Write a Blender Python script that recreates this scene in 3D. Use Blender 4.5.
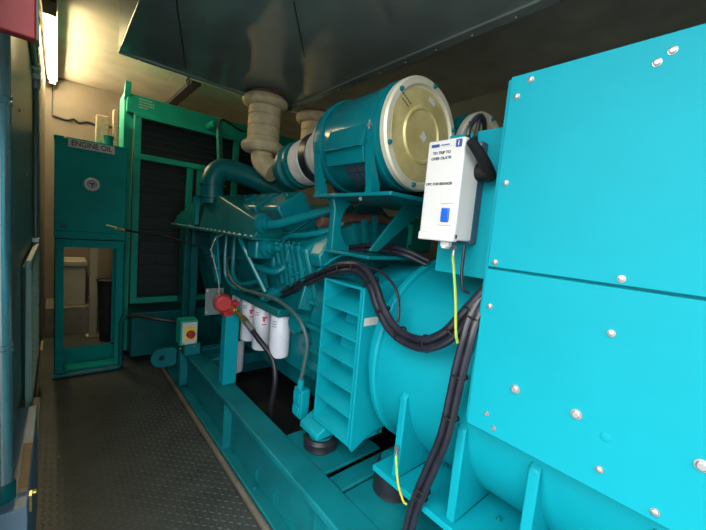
import bpy, bmesh, math, random
from mathutils import Vector, Matrix, Euler
random.seed(7)
for o in list(bpy.data.objects): bpy.data.objects.remove(o)
S = bpy.context.scene
COL = S.collection
R = math.radians

# ------------------------------------------------------------------ camera
cd = bpy.data.cameras.new('camera'); cam = bpy.data.objects.new('camera', cd); COL.objects.link(cam)
cd.sensor_width = 36; cd.lens = 36 * 343.75 / 706; cd.clip_start = .01
def cam_matrix(yaw, pitch, roll):
    f = Vector((math.sin(yaw)*math.cos(pitch), math.cos(yaw)*math.cos(pitch), math.sin(pitch)))
    r = Vector((math.cos(yaw), -math.sin(yaw), 0)); u = r.cross(f)
    r2 = math.cos(roll)*r + math.sin(roll)*u; u2 = -math.sin(roll)*r + math.cos(roll)*u
    return Matrix((r2, u2, -f)).transposed()
cam.matrix_world = Matrix.Translation((0, 0, 1.5)) @ cam_matrix(R(40.958), R(-5.567), R(5.169)).to_4x4()
S.camera = cam

# ------------------------------------------------------------------ world and exposure
W = bpy.data.worlds.new('daylight'); S.world = W; W.use_nodes = True
bgn = W.node_tree.nodes['Background']; bgn.inputs[0].default_value = (.90, .97, 1.0, 1)
# overcast sky: luminance (1 + 2 sin e) / 3 of the zenith
wn, wl = W.node_tree.nodes, W.node_tree.links
wt = wn.new('ShaderNodeTexCoord'); wsx = wn.new('ShaderNodeSeparateXYZ'); wm_ = wn.new('ShaderNodeMath'); wm2 = wn.new('ShaderNodeMath')
wl.new(wt.outputs['Generated'], wsx.inputs[0]); wm_.operation = 'MAXIMUM'; wl.new(wsx.outputs['Z'], wm_.inputs[0]); wm_.inputs[1].default_value = 0.0
wm2.operation = 'MULTIPLY_ADD'; wl.new(wm_.outputs[0], wm2.inputs[0]); SKY = 4.5; wm2.inputs[1].default_value = SKY*2/3; wm2.inputs[2].default_value = SKY/3
wl.new(wm2.outputs[0], bgn.inputs[1])
S.view_settings.view_transform = 'Standard'; S.view_settings.look = 'None'
S.view_settings.exposure = 1.35; S.view_settings.gamma = 1.0; S.view_settings.use_curve_mapping = False
pl = bpy.data.lights.new('doorway_portal', 'AREA'); pl.shape = 'RECTANGLE'; pl.size = 2.9; pl.size_y = 2.75
pl.cycles.is_portal = True
po = bpy.data.objects.new('doorway_portal', pl); COL.objects.link(po); po.location = (-.17, -.5, 1.4); po.rotation_euler = (R(90), 0, R(-90))
TUBE_POWER = 52.0
pl2 = bpy.data.lights.new('added_opening_portal', 'AREA'); pl2.shape = 'RECTANGLE'; pl2.size = .56; pl2.size_y = 2.5; pl2.cycles.is_portal = True  # portal for an unseen near-end opening, added to brighten the interior
po2 = bpy.data.objects.new('added_opening_portal', pl2); COL.objects.link(po2); po2.location = (.12, -2.02, 1.25); po2.rotation_euler = (R(90), 0, 0)

# ------------------------------------------------------------------ materials
def mat(name, col, rough=.5, metal=0., var=.12, scale=6., bump=.0, bscale=60., spec=.5, col2=None, coat=0., stretch=None, emit=None, streak=0.):
    m = bpy.data.materials.new(name); m.use_nodes = True
    nt = m.node_tree; n = nt.nodes; L = nt.links; b = n['Principled BSDF']
    tc = n.new('ShaderNodeTexCoord'); mp = n.new('ShaderNodeMapping'); L.new(tc.outputs['Object'], mp.inputs[0])
    if stretch: mp.inputs['Scale'].default_value = stretch
    nz = n.new('ShaderNodeTexNoise'); nz.inputs['Scale'].default_value = scale; nz.inputs['Detail'].default_value = 6
    L.new(mp.outputs[0], nz.inputs['Vector'])
    cr = n.new('ShaderNodeValToRGB'); cr.color_ramp.elements[0].position = .3; cr.color_ramp.elements[1].position = .72
    c2 = col2 if col2 else tuple(min(1, c*(1+var)) for c in col)
    cr.color_ramp.elements[0].color = (*[c*(1-var) for c in col], 1); cr.color_ramp.elements[1].color = (*c2, 1)
    L.new(nz.outputs['Fac'], cr.inputs[0]); L.new(cr.outputs[0], b.inputs['Base Color'])
    mr = n.new('ShaderNodeMapRange'); mr.inputs['To Min'].default_value = max(0, rough-.07); mr.inputs['To Max'].default_value = min(1, rough+.07)
    L.new(nz.outputs['Fac'], mr.inputs['Value']); L.new(mr.outputs[0], b.inputs['Roughness'])
    b.inputs['Metallic'].default_value = metal; b.inputs['Specular IOR Level'].default_value = spec; b.inputs['Coat Weight'].default_value = coat
    if bump:
        n2 = n.new('ShaderNodeTexNoise'); n2.inputs['Scale'].default_value = bscale; n2.inputs['Detail'].default_value = 4
        L.new(mp.outputs[0], n2.inputs['Vector'])
        bp = n.new('ShaderNodeBump'); bp.inputs['Strength'].default_value = bump; bp.inputs['Distance'].default_value = .01
        L.new(n2.outputs['Fac'], bp.inputs['Height']); L.new(bp.outputs[0], b.inputs['Normal'])
    if emit:
        b.inputs['Emission Color'].default_value = (*emit[0], 1); b.inputs['Emission Strength'].default_value = emit[1]
    return m
M = {}
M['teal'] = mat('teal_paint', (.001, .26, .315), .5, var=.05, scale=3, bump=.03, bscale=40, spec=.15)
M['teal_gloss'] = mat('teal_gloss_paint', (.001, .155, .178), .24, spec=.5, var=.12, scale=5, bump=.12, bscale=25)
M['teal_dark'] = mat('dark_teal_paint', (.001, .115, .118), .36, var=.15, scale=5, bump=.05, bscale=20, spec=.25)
M['tank'] = mat('tank_teal_paint', (.001, .28, .26), .5, var=.15, scale=3, bump=.05, bscale=12, spec=.10)
M['warm_green'] = mat('lamp_tinted_green_paint', (.006, .33, .235), .5, spec=.2, var=.12, scale=5, bump=.05)  # teal shifted to green; the lamp's warm tint is put into the colour
M['skid'] = mat('skid_teal_paint', (.002, .145, .165), .42, spec=.3, var=.18, scale=7, bump=.08, bscale=50)
M['black'] = mat('black_rubber', (.012, .012, .016), .42, var=.3, scale=12, bump=.05)
M['cable'] = mat('black_cable_sheath', (.014, .014, .022), .30, var=.3, scale=14, bump=.05)
M['tie'] = mat('black_nylon', (.008, .008, .009), .6, spec=.25)
M['dark'] = mat('dark_void_paint', (.008, .012, .012), .7)
M['core'] = mat('radiator_core', (.006, .012, .012), .6, var=.4, scale=30, stretch=(1, 1, 12))
M['wire'] = mat('guard_wire', (.01, .035, .03), .5)
M['steel'] = mat('zinc_steel', (.42, .40, .39), .38, metal=.8, var=.15, scale=60)
M['galv'] = mat('galvanised_steel', (.50, .52, .50), .38, metal=.7, var=.15, scale=20)
M['brass'] = mat('brass', (.65, .47, .16), .3, metal=.9, var=.2, scale=40)
M['gold'] = mat('passivated_end_cover', (.62, .47, .17), .42, metal=.3, var=.12, scale=9, col2=(.74, .62, .30), bump=.05, bscale=18)
M['gold_ring'] = mat('pale_cover_rim', (.72, .66, .50), .38, metal=.3, var=.08, scale=9)
M['white'] = mat('white_plastic', (.58, .55, .52), .42, var=.03, scale=4)
M['white_can'] = mat('white_filter_enamel', (.66, .66, .72), .3, var=.04, scale=10)
M['grey_plastic'] = mat('slate_plastic', (.045, .075, .11), .45, var=.1)
M['print'] = mat('dark_print', (.03, .03, .03), .6)
M['print_blue'] = mat('blue_print', (.02, .05, .22), .5)
M['blue'] = mat('blue_switch', (.01, .10, .50), .35)
M['red_print'] = mat('red_print', (.60, .01, .05), .5)
M['red'] = mat('red_paint', (.42, .025, .03), .4, var=.15)
M['red_cab'] = mat('red_cabinet_paint', (.50, .035, .035), .42, var=.08, scale=3)
M['yellow'] = mat('yellow_plate', (.85, .60, .03), .45)
M['grey_plate'] = mat('light_grey_plate', (.55, .54, .48), .5)
M['lagging'] = mat('exhaust_lagging', (.62, .50, .30), .85, var=.18, scale=14, bump=.5, bscale=90)
M['lagging_pale'] = mat('pale_lagging', (.64, .60, .54), .8, var=.15, scale=12, bump=.45, bscale=80)
M['rust'] = mat('heat_stained_iron', (.16, .075, .055), .65, var=.3, scale=18, bump=.3)
M['silencer'] = mat('silencer_steel', (.30, .34, .32), .10, metal=.4, var=.12, scale=3, bump=.015, bscale=6)
M['ceiling'] = mat('ceiling_sheet', (.66, .60, .49), .6, var=.14, scale=4, bump=.08, bscale=14)
M['wall'] = mat('tan_wall_sheet', (.15, .125, .09), .62, var=.14, scale=3, bump=.06, bscale=20)
M['wallr'] = mat('grey_wall_sheet', (.12, .14, .12), .6, var=.15, scale=3)
M['floor'] = mat('floor_plate', (.040, .048, .044), .5, var=.35, scale=5, col2=(.058, .066, .058), bump=.1, bscale=80)
M['tread'] = mat('floor_tread', (.055, .064, .058), .36, var=.3, scale=9)
M['bay'] = mat('dark_bay_grey', (.022, .022, .024), .5, var=.3, scale=8)  # very dark grey for the bay floor and the ceiling beam
M['brown_tube'] = mat('dull_brown_steel', (.14, .12, .09), .5, var=.2, scale=12)
M['wood'] = mat('plywood', (.36, .22, .12), .7, var=.2, scale=14, stretch=(1, 6, 1), bump=.1)
M['left_grey'] = mat('grey_green_panel', (.15, .19, .17), .35, var=.1, scale=3)
M['pipe_grey'] = mat('grey_teal_pipe', (.35, .46, .48), .24, metal=.75, var=.1, scale=8)
M['conduit'] = mat('grey_conduit', (.16, .21, .20), .4, metal=.3, var=.1)
M['pale_green'] = mat('pale_green_frame', (.34, .45, .38), .5, var=.1)
M['box_blue'] = mat('slate_blue_box', (.19, .27, .36), .42, var=.08)
M['foam'] = mat('yellowed_foam', (.55, .45, .30), .9, var=.25, scale=30, bump=.6, bscale=40)
M['beige'] = mat('beige_enamel', (.27, .24, .175), .5, var=.1)
M['wire_g'] = mat('earth_wire_green', (.07, .45, .08), .4)
M['wire_y'] = mat('earth_wire_yellow', (.55, .44, .03), .45)
M['concrete'] = mat('outdoor_concrete', (.17, .17, .16), .85, var=.12, scale=2)
M['hose_teal'] = mat('hose_grey_teal', (.05, .10, .10), .45)
M['tube_light'] = mat('lamp_tube', (1, .95, .85), .4, emit=((1.0, .80, .46), TUBE_POWER))

# ------------------------------------------------------------------ mesh helpers
def axis_frame(d):
    d = Vector(d).normalized(); a = Vector((0, 0, 1)) if abs(d.z) < .9 else Vector((1, 0, 0))
    u = d.cross(a).normalized(); v = d.cross(u).normalized(); return u, v, d
def spline(pts, k=6):
    P = [Vector(p) for p in pts]
    if len(P) < 3: return P
    Q = [P[0]*2-P[1]] + P + [P[-1]*2-P[-2]]; out = []
    for i in range(1, len(Q)-2):
        a, b, c, d = Q[i-1:i+3]
        for j in range(k):
            t = j/k
            out.append(.5*((2*b)+(c-a)*t+(2*a-5*b+4*c-d)*t*t+(3*b-a-3*c+d)*t**3))
    out.append(P[-1]); return out
class MB:
    def __init__(s): s.v = []; s.f = []
    def add(s, vs, fs):
        k = len(s.v); s.v += [tuple(v) for v in vs]; s.f += [tuple(i+k for i in f) for f in fs]; return s
    def box(s, a, b, rot=None):
        c = [(x, y, z) for x in (a[0], b[0]) for y in (a[1], b[1]) for z in (a[2], b[2])]
        if rot:
            ct = (Vector(a)+Vector(b))/2; m = Euler([R(q) for q in rot]).to_matrix(); c = [ct+m@(Vector(p)-ct) for p in c]
        return s.add(c, [(0, 1, 3, 2), (4, 6, 7, 5), (0, 4, 5, 1), (2, 3, 7, 6), (0, 2, 6, 4), (1, 5, 7, 3)])
    def prism(s, poly, ax, a, b):
        n = len(poly)
        def p3(p, t): return {'x': (t, p[0], p[1]), 'y': (p[0], t, p[1]), 'z': (p[0], p[1], t)}[ax]
        vs = [p3(p, a) for p in poly] + [p3(p, b) for p in poly]
        fs = [tuple(range(n)), tuple(range(2*n-1, n-1, -1))] + [(i, i+n, (i+1) % n+n, (i+1) % n) for i in range(n)]
        return s.add(vs, fs)
    def lathe(s, prof, o, d, n=24):      # prof = (radius, distance along d)
        u, v, d = axis_frame(d); o = Vector(o); vs = []; fs = []; k = len(prof)
        for i in range(n):
            a = 2*math.pi*i/n; w = math.cos(a)*u+math.sin(a)*v
            for r, h in prof: vs.append(o+d*h+w*r)
        for i in range(n):
            j = (i+1) % n
            for q in range(k-1): fs.append((i*k+q, j*k+q, j*k+q+1, i*k+q+1))
        if prof[0][0] > 1e-6: fs.append(tuple(i*k for i in range(n))[::-1])
        if prof[-1][0] > 1e-6: fs.append(tuple(i*k+k-1 for i in range(n)))
        return s.add(vs, fs)
    def cyl(s, a, b, r, r2=None, n=16):
        a = Vector(a); b = Vector(b); return s.lathe([(r, 0), (r if r2 is None else r2, (b-a).length)], a, b-a, n)
    def ring(s, o, d, r0, r1, h, n=32):  # flat washer ring
        return s.lathe([(r0, 0), (r1, 0), (r1, h), (r0, h), (r0, 0)], o, d, n)
    def torus(s, o, d, R0, r, n=28, m=10, sx=1.0):
        return s.lathe([(R0+r*math.cos(2*math.pi*i/m), sx*r*math.sin(2*math.pi*i/m)) for i in range(m+1)], o, d, n)
    def tube(s, pts, r, n=10, k=6, smooth=True, sc=None):
        P = spline(pts, k) if smooth else [Vector(p) for p in pts]
        N = len(P); u = None; vs = []
        for i, p in enumerate(P):
            t = (P[min(i+1, N-1)]-P[max(i-1, 0)]).normalized()
            if u is None: u, w, _ = axis_frame(t)
            u = (u-t*u.dot(t)).normalized(); w = t.cross(u)
            rr = r if not callable(r) else r(i/(N-1))
            for j in range(n):
                a = 2*math.pi*j/n; vs.append(p+u*math.cos(a)*rr+w*math.sin(a)*rr)
        fs = [(i*n+j, i*n+(j+1) % n, (i+1)*n+(j+1) % n, (i+1)*n+j) for i in range(N-1) for j in range(n)]
        fs += [tuple(range(n))[::-1], tuple((N-1)*n+j for j in range(n))]
        return s.add(vs, fs)
    def mesh(s, name, m, smooth=35, clean=True):
        me = bpy.data.meshes.new(name); me.from_pydata(s.v, [], s.f)
        bm = bmesh.new(); bm.from_mesh(me)
        if clean: bmesh.ops.remove_doubles(bm, verts=bm.verts, dist=1e-6)
        bmesh.ops.recalc_face_normals(bm, faces=bm.faces); bm.to_mesh(me); bm.free()
        if smooth:
            me.polygons.foreach_set('use_smooth', [True]*len(me.polygons)); me.set_sharp_from_angle(angle=R(smooth))
        me.materials.append(M[m] if isinstance(m, str) else m); return me
ORG = {}
def world_org(o):
    return Vector((0, 0, 0)) if o is None else ORG[o.name]
def tag(o, label=None, cat=None, group=None, kind=None):
    for k, v in (('label', label), ('category', cat), ('group', group), ('kind', kind)):
        if v: o[k] = v
    return o
def obj(name, mb, m, parent=None, bevel=0, seg=2, smooth=35, origin=None, **tg):
    """mesh given in world coordinates; it becomes a child of parent, or a top-level thing with its origin at its base"""
    if parent is not None: og = world_org(parent)
    elif origin is not None: og = Vector(origin)
    else:
        xs = list(zip(*mb.v)); og = Vector(((min(xs[0])+max(xs[0]))/2, (min(xs[1])+max(xs[1]))/2, min(xs[2])))
    mb.v = [tuple(Vector(v)-og) for v in mb.v]
    o = bpy.data.objects.new(name, mb.mesh(name, m, smooth)); COL.objects.link(o)
    if parent is not None: o.parent = parent; ORG[o.name] = og
    else: o.location = og; ORG[o.name] = og
    if bevel:
        b = o.modifiers.new('bevel', 'BEVEL'); b.width = bevel; b.segments = seg; b.limit_method = 'ANGLE'; b.angle_limit = R(40)
    return tag(o, **tg)
def thing(name, loc, label, cat, group=None):
    o = bpy.data.objects.new(name, None); COL.objects.link(o); o.location = loc; o.empty_display_size = .05
    ORG[o.name] = Vector(loc); return tag(o, label, cat, group)
def inst(name, me, parent, loc, d=None):
    """a repeated piece that shares mesh data; mesh points along +Z, turned to d"""
    o = bpy.data.objects.new(name, me); COL.objects.link(o); og = world_org(parent)
    if parent is not None: o.parent = parent
    o.location = Vector(loc)-og; ORG[o.name] = Vector(loc)
    if d is not None: o.rotation_euler = Vector(d).to_track_quat('Z', 'Y').to_euler()
    return o
def text(name, body, size, loc, rot, m, parent, align='CENTER', sx=1.0):
    c = bpy.data.curves.new(name, 'FONT'); c.body = body; c.size = size; c.extrude = .0006; c.offset = size*.018; c.align_x = align; c.align_y = 'CENTER'
    t = bpy.data.objects.new(name+'_tmp', c); COL.objects.link(t)
    bpy.context.view_layer.update()
    me = bpy.data.meshes.new_from_object(t.evaluated_get(bpy.context.evaluated_depsgraph_get()))
    bpy.data.objects.remove(t); me.materials.clear(); me.materials.append(M[m])
    o = bpy.data.objects.new(name, me); COL.objects.link(o); o.parent = parent
    o.location = Vector(loc)-world_org(parent); o.rotation_euler = [R(a) for a in rot]; o.scale = (sx, 1, 1)
    ORG[o.name] = Vector(loc); return o
FACE_MX = (90, 0, -90)      # lettering on a face that looks towards -X
FACE_MY = (90, 0, 0)        # lettering on a face that looks towards -Y

bolt_hex = MB().lathe([(.0085, 0), (.0085, .0012), (.0066, .0013), (.0066, .006), (.005, .007)], (0, 0, 0), (0, 0, 1), 12).mesh('bolt', 'steel')
bolt_big = MB().lathe([(.0125, 0), (.0125, .002), (.0092, .0022), (.0092, .008), (.007, .0095)], (0, 0, 0), (0, 0, 1), 12).mesh('bolt', 'steel')
bolt_small = MB().lathe([(.007, 0), (.007, .001), (.0052, .0012), (.0045, .005)], (0, 0, 0), (0, 0, 1), 10).mesh('bolt', 'steel')
bolt_teal = MB().lathe([(.011, 0), (.011, .002), (.008, .0022), (.008, .011)], (0, 0, 0), (0, 0, 1), 6).mesh('bolt', 'teal_gloss')
bolt_bright = MB().lathe([(.010, 0), (.010, .002), (.007, .0022), (.007, .009)], (0, 0, 0), (0, 0, 1), 6).mesh('bolt', 'pale_green')

# ================================================================== SETTING
XL, XR, YN, YB, ZC = -.16, 3.3, -2.0, 5.63, 3.0
floor = obj('floor', MB().box((XL, YN, -.1), (XR, YB, 0)), 'floor', kind='structure', origin=(0, 0, 0))
tr = MB()
k = 0
for i in range(30):
    for j in range(108):
        x = -.075+i*.0285; y = .78+j*.0285
        if y > 3.76: continue
        a = R(45 if (i+j) % 2 else -45); dx, dy = math.cos(a), math.sin(a)
        l, w, h = .0135, .004, .002
        tr.add([(x-dx*l, y-dy*l, 0), (x+dy*w, y-dx*w, 0), (x+dx*l, y+dy*l, 0), (x-dy*w, y+dx*w, 0), (x-dx*l*.5, y-dy*l*.5, h), (x+dx*l*.5, y+dy*l*.5, h)],
               [(0, 1, 4), (1, 5, 4), (1, 2, 5), (2, 3, 5), (3, 4, 5), (3, 0, 4)])
obj('tread_pattern', tr, 'tread', floor, smooth=0, kind='stuff')
obj('bay_floor', MB().box((.97, .2, 0), (1.93, 3.7, .012)), 'bay', floor)
obj('ceiling', MB().box((XL-.04, YN, ZC), (XR+.04, YB, ZC+.06)), 'ceiling', kind='structure')
obj('trim_1', MB().tube([(.783, -.6, .018), (.783, 3.72, .018)], .018, 12, smooth=False), 'brown_tube', kind='structure')
obj('trim_2', MB().box((.6, 4.17, ZC-.025), (2.6, 4.21, ZC)), 'ceiling', kind='structure')
obj('trim_3', MB().box((1.10, 4.21, ZC-.05), (1.20, YB, ZC)), 'bay', kind='structure')  # ceiling beam; its shade is put in as a dark colour
wb = obj('wall_back', MB().box((XL, YB, 0), (XR, YB+.05, ZC)), 'wall', kind='structure')
obj('wall_right', MB().box((XR, YN, 0), (XR+.05, YB+.05, ZC)), 'wallr', kind='structure')
obj('wall_near', MB().box((.40, YN-.05, 0), (XR, YN, ZC)).box((XL, YN-.05, 2.5), (.40, YN, ZC)), 'wallr', kind='structure')  # gap at the walkway end added to let in more daylight
# left wall: corrugated sheet beyond the doorway, flat returns around it
def corr(y0, y1, p=.28):
    out = []; y = y0
    while y < y1-.01:
        out += [(XL, y), (XL, y+.07), (XL+.045, y+.11), (XL+.045, y+.20), (XL, y+.24)]; y += p
    out.append((XL, y1)); return [(x, min(y, y1)) for x, y in out]
pf = corr(3.38, YB)
obj('wall_left_far', MB().prism(pf+[(XL-.05, YB), (XL-.05, 3.38)], 'z', 0, ZC), 'wall', kind='structure', smooth=0)
obj('wall_left', MB().box((XL-.05, .95, 0), (XL, 3.38, ZC)).box((XL-.05, YN, 2.8), (XL, .95, ZC)).box((XL-.05, YN, 0), (XL, -1.95, 2.8)), 'wall', kind='structure', smooth=0)
obj('ground', MB().box((-30, -30, -.2), (30, 30, -.101)), 'concrete', kind='structure')
obj('trim_4', MB().box((XL, 2.2, 0), (-.088, 3.35, .05)), 'brown_tube', kind='structure')

# ================================================================== SKID
sk = thing('skid_frame', (1.45, 1.6, 0), 'teal welded steel skid frame carrying the engine and alternator', 'skid')
def rail(x0, x1, flip=1):
    b = MB(); xm = (x0+x1)/2
    b.box((x0, -.9, .35), (x1, 3.15, .384)).box((x0, -.9, .012), (x1, 3.9, .04)).box((xm-.012, -.9, .04), (xm+.012, 3.15, .35))
    return b
obj('rail', rail(.80, .94), 'skid', sk, bevel=.008, seg=3); obj('rail', rail(1.96, 2.10), 'skid', sk, bevel=.008, seg=3)
st = MB().prism([(.806, .04), (.868, .04), (.868, .35), (.806, .35)], 'y', -.008, .008).mesh('stiffener', 'skid')
for y in (3.08, 2.05, 1.02, .05): inst('stiffener', st, sk, (0, y, 0))
bg = MB().box((-.004, -.004, .04), (.004, .03, .11)).mesh('bracket', 'skid')
for y in (1.65, 1.45): inst('bracket', bg, sk, (.855, y, .02))
inst('bolt', bolt_teal, sk, (.835, 1.62, .04), (0, 0, 1))
for y0, y1 in ((1.03, 1.13), (2.72, 2.84), (-.3, -.2)):
    obj('cross_beam', MB().box((.935, y0, .28), (1.965, y1, .372)), 'skid', sk, bevel=.008)
for x0, x1 in ((.935, 1.30), (1.60, 1.965)):
    obj('mounting_plate', MB().box((x0, 1.15, .366), (x1, 1.50, .382)), 'skid', sk, bevel=.003)
    obj('mounting_plate', MB().box((x0, .0, .366), (x1, 1.005, .382)), 'skid', sk, bevel=.003)
obj('end_beam', MB().box((.80, 3.05, .05), (2.10, 3.14, .345)), 'skid', sk, bevel=.006)
obj('post', MB().box((.853, 2.215, .382), (.947, 2.225+.07, .955)), 'teal', sk, bevel=.006)
lug = MB(); cx, cz = .685, .275; pts = [(.80, .18)]
hole = [(cx+.022*math.cos(a*math.pi/8), cz+.022*math.sin(a*math.pi/8)) for a in range(16)]
outer = [(cx+.082*math.cos(a), cz+.082*math.sin(a)) for a in [math.pi/2+math.pi*i/10 for i in range(11)]]
loop = [(.80, .357)] + outer + [(.80, .193)]
# plate with a hole: fan of quads between the hole and the outline
def ray_out(a):
    d = Vector((math.cos(a), math.sin(a)))
    if d.x <= 0: return (cx+.082*d.x, cz+.082*d.y)
    t = min((.115)/d.x if d.x > 1e-6 else 9, .082/abs(d.y) if abs(d.y) > 1e-6 else 9); return (cx+t*d.x, cz+t*d.y)
n = 24; hi = [(cx+.022*math.cos(2*math.pi*i/n), cz+.022*math.sin(2*math.pi*i/n)) for i in range(n)]; ho = [ray_out(2*math.pi*i/n) for i in range(n)]
vs = [(x, 3.17, z) for x, z in hi+ho]+[(x, 3.20, z) for x, z in hi+ho]; fs = []
for i in range(n):
    j = (i+1) % n
    fs += [(i, j, n+j, n+i), (2*n+i, 3*n+i, 3*n+j, 2*n+j), (n+i, n+j, 3*n+j, 3*n+i), (i, 2*n+i, 2*n+j, j)]
obj('lifting_lug', MB().add(vs, fs), 'skid', sk, smooth=0)

# rubber mounts
def mount(x, y, top, label):
    t = thing('vibration_mount', (x, y, .382), label, 'mount', 'rubber mounts on the skid')
    obj('rubber_block', MB().lathe([(.0, 0), (.074, 0), (.086, .012), (.082, .03), (.088, .05), (.074, top-.395), (.0, top-.395)], (x, y, .382), (0, 0, 1), 28), 'black', t)
    obj('cap_plate', MB().lathe([(0, 0), (.062, 0), (.062, .012), (0, .012)], (x, y, top-.013), (0, 0, 1), 24), 'skid', t)
mount(1.035, 1.325, .46, 'black rubber vibration mount under the bell housing foot below the louvre box')
mount(1.125, .90, .533, 'black rubber vibration mount under the corner of the alternator foot plate')

# ================================================================== ALTERNATOR
AX, AZ = 1.45, .955
al = thing('alternator', (AX, .5, .382), 'large teal drum-shaped alternator with louvred air intake and welded feet', 'alternator')
obj('drum', MB().lathe([(0, 0), (.43, 0), (.43, 1.94), (.40, 1.97), (.40, 2.2), (0, 2.2)], (AX, -.95, AZ), (0, 1, 0), 72), 'teal', al)
obj('end_ring', MB().lathe([(.425, 0), (.445, .004), (.452, .012), (.452, .03), (.425, .04)], (AX, .955, AZ), (0, 1, 0), 72), 'teal', al)
for i, a in enumerate((198, 212, 228)):
    pass
# louvre box: open face towards the walkway, six shelves
lb = obj('louvre_box', MB().box((.985, 1.06, .545), (1.20, 1.072, 1.265)).box((.985, 1.325, .545), (1.20, 1.337, 1.265)).box((.985, 1.06, 1.253), (1.30, 1.337, 1.265))
         .box((.985, 1.06, .545), (1.2, 1.337, .556)).box((1.165, 1.06, .545), (1.18, 1.337, 1.265)), 'teal', al, bevel=.002)
blade = MB().prism([(0, 0), (.16, .075), (.16, .083), (0, .010)], 'y', -.127, .127).mesh('louvre_blade', 'teal')
for i in range(6): inst('louvre_blade', blade, lb, (.986, 1.1985, .556+i*.116))
obj('box_side', MB().prism([(.985, .545), (1.0, .52), (1.12, .58), (1.5, .58), (1.5, 1.30), (1.16, 1.30), (.985, 1.265)], 'y', 1.045, 1.06), 'teal', al, bevel=.004)
obj('sticker', MB().box((1.0, 1.0435, 1.10), (1.10, 1.045, 1.135)), 'grey_plate', al, label='pale sticker on the louvre box end')
# feet
for s in (1, -1):
    X = lambda x: AX+s*(x-AX)
    obj('foot_plate', MB().box((X(.985), -.6, .535), (X(1.34), .90, .56)), 'teal', al, bevel=.004)
def gusset(y, s):
    X = lambda x: AX+s*(x-AX); poly = [(X(1.005), .56), (X(1.008), .885), (X(1.03), .905)]
    for i in range(12):
        a = R(190+i*5.8); poly.append((X(AX+.425*math.cos(a)), AZ+.425*math.sin(a)))
    poly.append((X(1.33), .56)); return MB().prism(poly, 'y', y-.016, y+.016)
for y in (.80, .548, .318, .05):
    for s in (1, -1): obj('foot_gusset', gusset(y, s), 'teal', al, bevel=.006)
for p in ((1.24, .72, .56), (1.16, .45, .56)): inst('bolt', bolt_teal, al, p, (0, 0, 1))
inst('bolt', bolt_hex, al, (1.003, .795, .66), (-1, 0, 0))

# terminal box on top of the alternator
tb = thing('terminal_box', (1.45, -.25, 1.38), 'large bright cyan steel terminal box panel bolted on the alternator', 'terminal box')
obj('body', MB().prism([(.968, .957), (.985, .957), (.985, 1.392), (1.915, 1.392), (1.915, .957), (1.93, .957), (1.93, 1.958), (.968, 1.958)], 'y', -1.0, .509), 'teal', tb, bevel=.004)
obj('side_panel', MB().box((.95, -1.0, 1.434), (.968, .500, 1.962)), 'teal', tb, bevel=.0025, label='upper cover sheet')
obj('side_panel', MB().box((.95, -1.0, .953), (.968, .502, 1.428)), 'teal', tb, bevel=.0025, label='lower cover sheet')
obj('edge_strip', MB().box((.960, .500, .957), (.972, .512, 1.96)), 'teal', tb, bevel=.002)
big = {(.374, 1.113), (.227, 1.112), (.012, 1.111)}
for y, z in ((.445, 1.941), (.477, 1.905), (.163, 1.924), (.185, 1.907), (.476, 1.672), (.477, 1.449), (.184, 1.449), (.476, 1.321), (.186, 1.324),
             (.374, 1.113), (.227, 1.112), (.012, 1.111), (-.14, 1.11), (.166, 1.007), (.064, .975), (-.10, 1.45), (-.1, 1.93)):
    inst('bolt', bolt_big if (y, z) in big else bolt_hex, tb, (.950, y, z), (-1, 0, 0))
for y, z in ((.444, 1.009), (.418, .977)): inst('bolt', bolt_small, tb, (.950, y, z), (-1, 0, 0))
for y in (.36, .19, -.02): inst('bolt', bolt_hex, tb, (.975, y, 1.958), (0, 0, 1))
obj('rear_plate', MB().box((1.058, .509, 1.383), (1.08, .758, 1.868)), 'teal', tb, bevel=.003)
obj('weld_plug', MB().lathe([(.011, 0), (.011, .001), (.008, .002), (0, .0022)], (.95, .165, 1.086), (-1, 0, 0), 14), 'teal', tb)

# ================================================================== WHITE SWITCH BOX
wx = thing('switch_box', (1.0, .67, 1.497), 'white plastic switch box with black handle and blue switch beside the cyan panel', 'switch box')
obj('cover', MB().box((.92, .602, 1.50), (1.018, .738, 1.812)), 'white', wx, bevel=.006, seg=3)
obj('back_case', MB().box((1.018, .604, 1.492), (1.058, .742, 1.822)), 'grey_plastic', wx, bevel=.005, label='slate blue back case')
obj('bottom_ledge', MB().box((.915, .602, 1.495), (.94, .738, 1.522)), 'white', wx, bevel=.004)
obj('latch', MB().box((.935, .63, 1.478), (.955, .66, 1.50)).box((.93, .638, 1.472), (.958, .652, 1.482)), 'white', wx, bevel=.002)
obj('window_frame', MB().box((.917, .618, 1.545), (.921, .668, 1.605)), 'white', wx, bevel=.001)
obj('switch', MB().box((.911, .626, 1.555), (.919, .655, 1.598)), 'blue', wx, bevel=.003, label='blue rocker switch')
obj('window_frame', MB().box((.917, .618, 1.612), (.921, .662, 1.648)), 'white', wx, bevel=.001)
obj('label_strip', MB().box((.9185, .64, 1.789), (.9205, .726, 1.800)), 'grey_plate', wx)
obj('logo', MB().box((.9175, .692, 1.790), (.9188, .722, 1.799)).box((.9175, .655, 1.793), (.9188, .686, 1.796)), 'print_blue', wx)
obj('logo', MB().box((.9175, .612, 1.783), (.9188, .632, 1.806)), 'print_blue', wx)
text('lettering', 'i', .022, (.9172, .622, 1.794), FACE_MX, 'white', wx)
text('lettering', 'TO TRIP TO', .0125, (.9194, .682, 1.771), FACE_MX, 'print', wx)
text('lettering', 'OVER OLAYR', .0125, (.9194, .682, 1.754), FACE_MX, 'print', wx)
text('lettering', 'OPC FOR BREAKER', .0115, (.9194, .68, 1.674), FACE_MX, 'print', wx)
hd = obj('handle', MB().cyl((1.012, .604, 1.722), (1.012, .56, 1.722), .028, .024, 20), 'tie', wx, bevel=.003)
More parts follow.
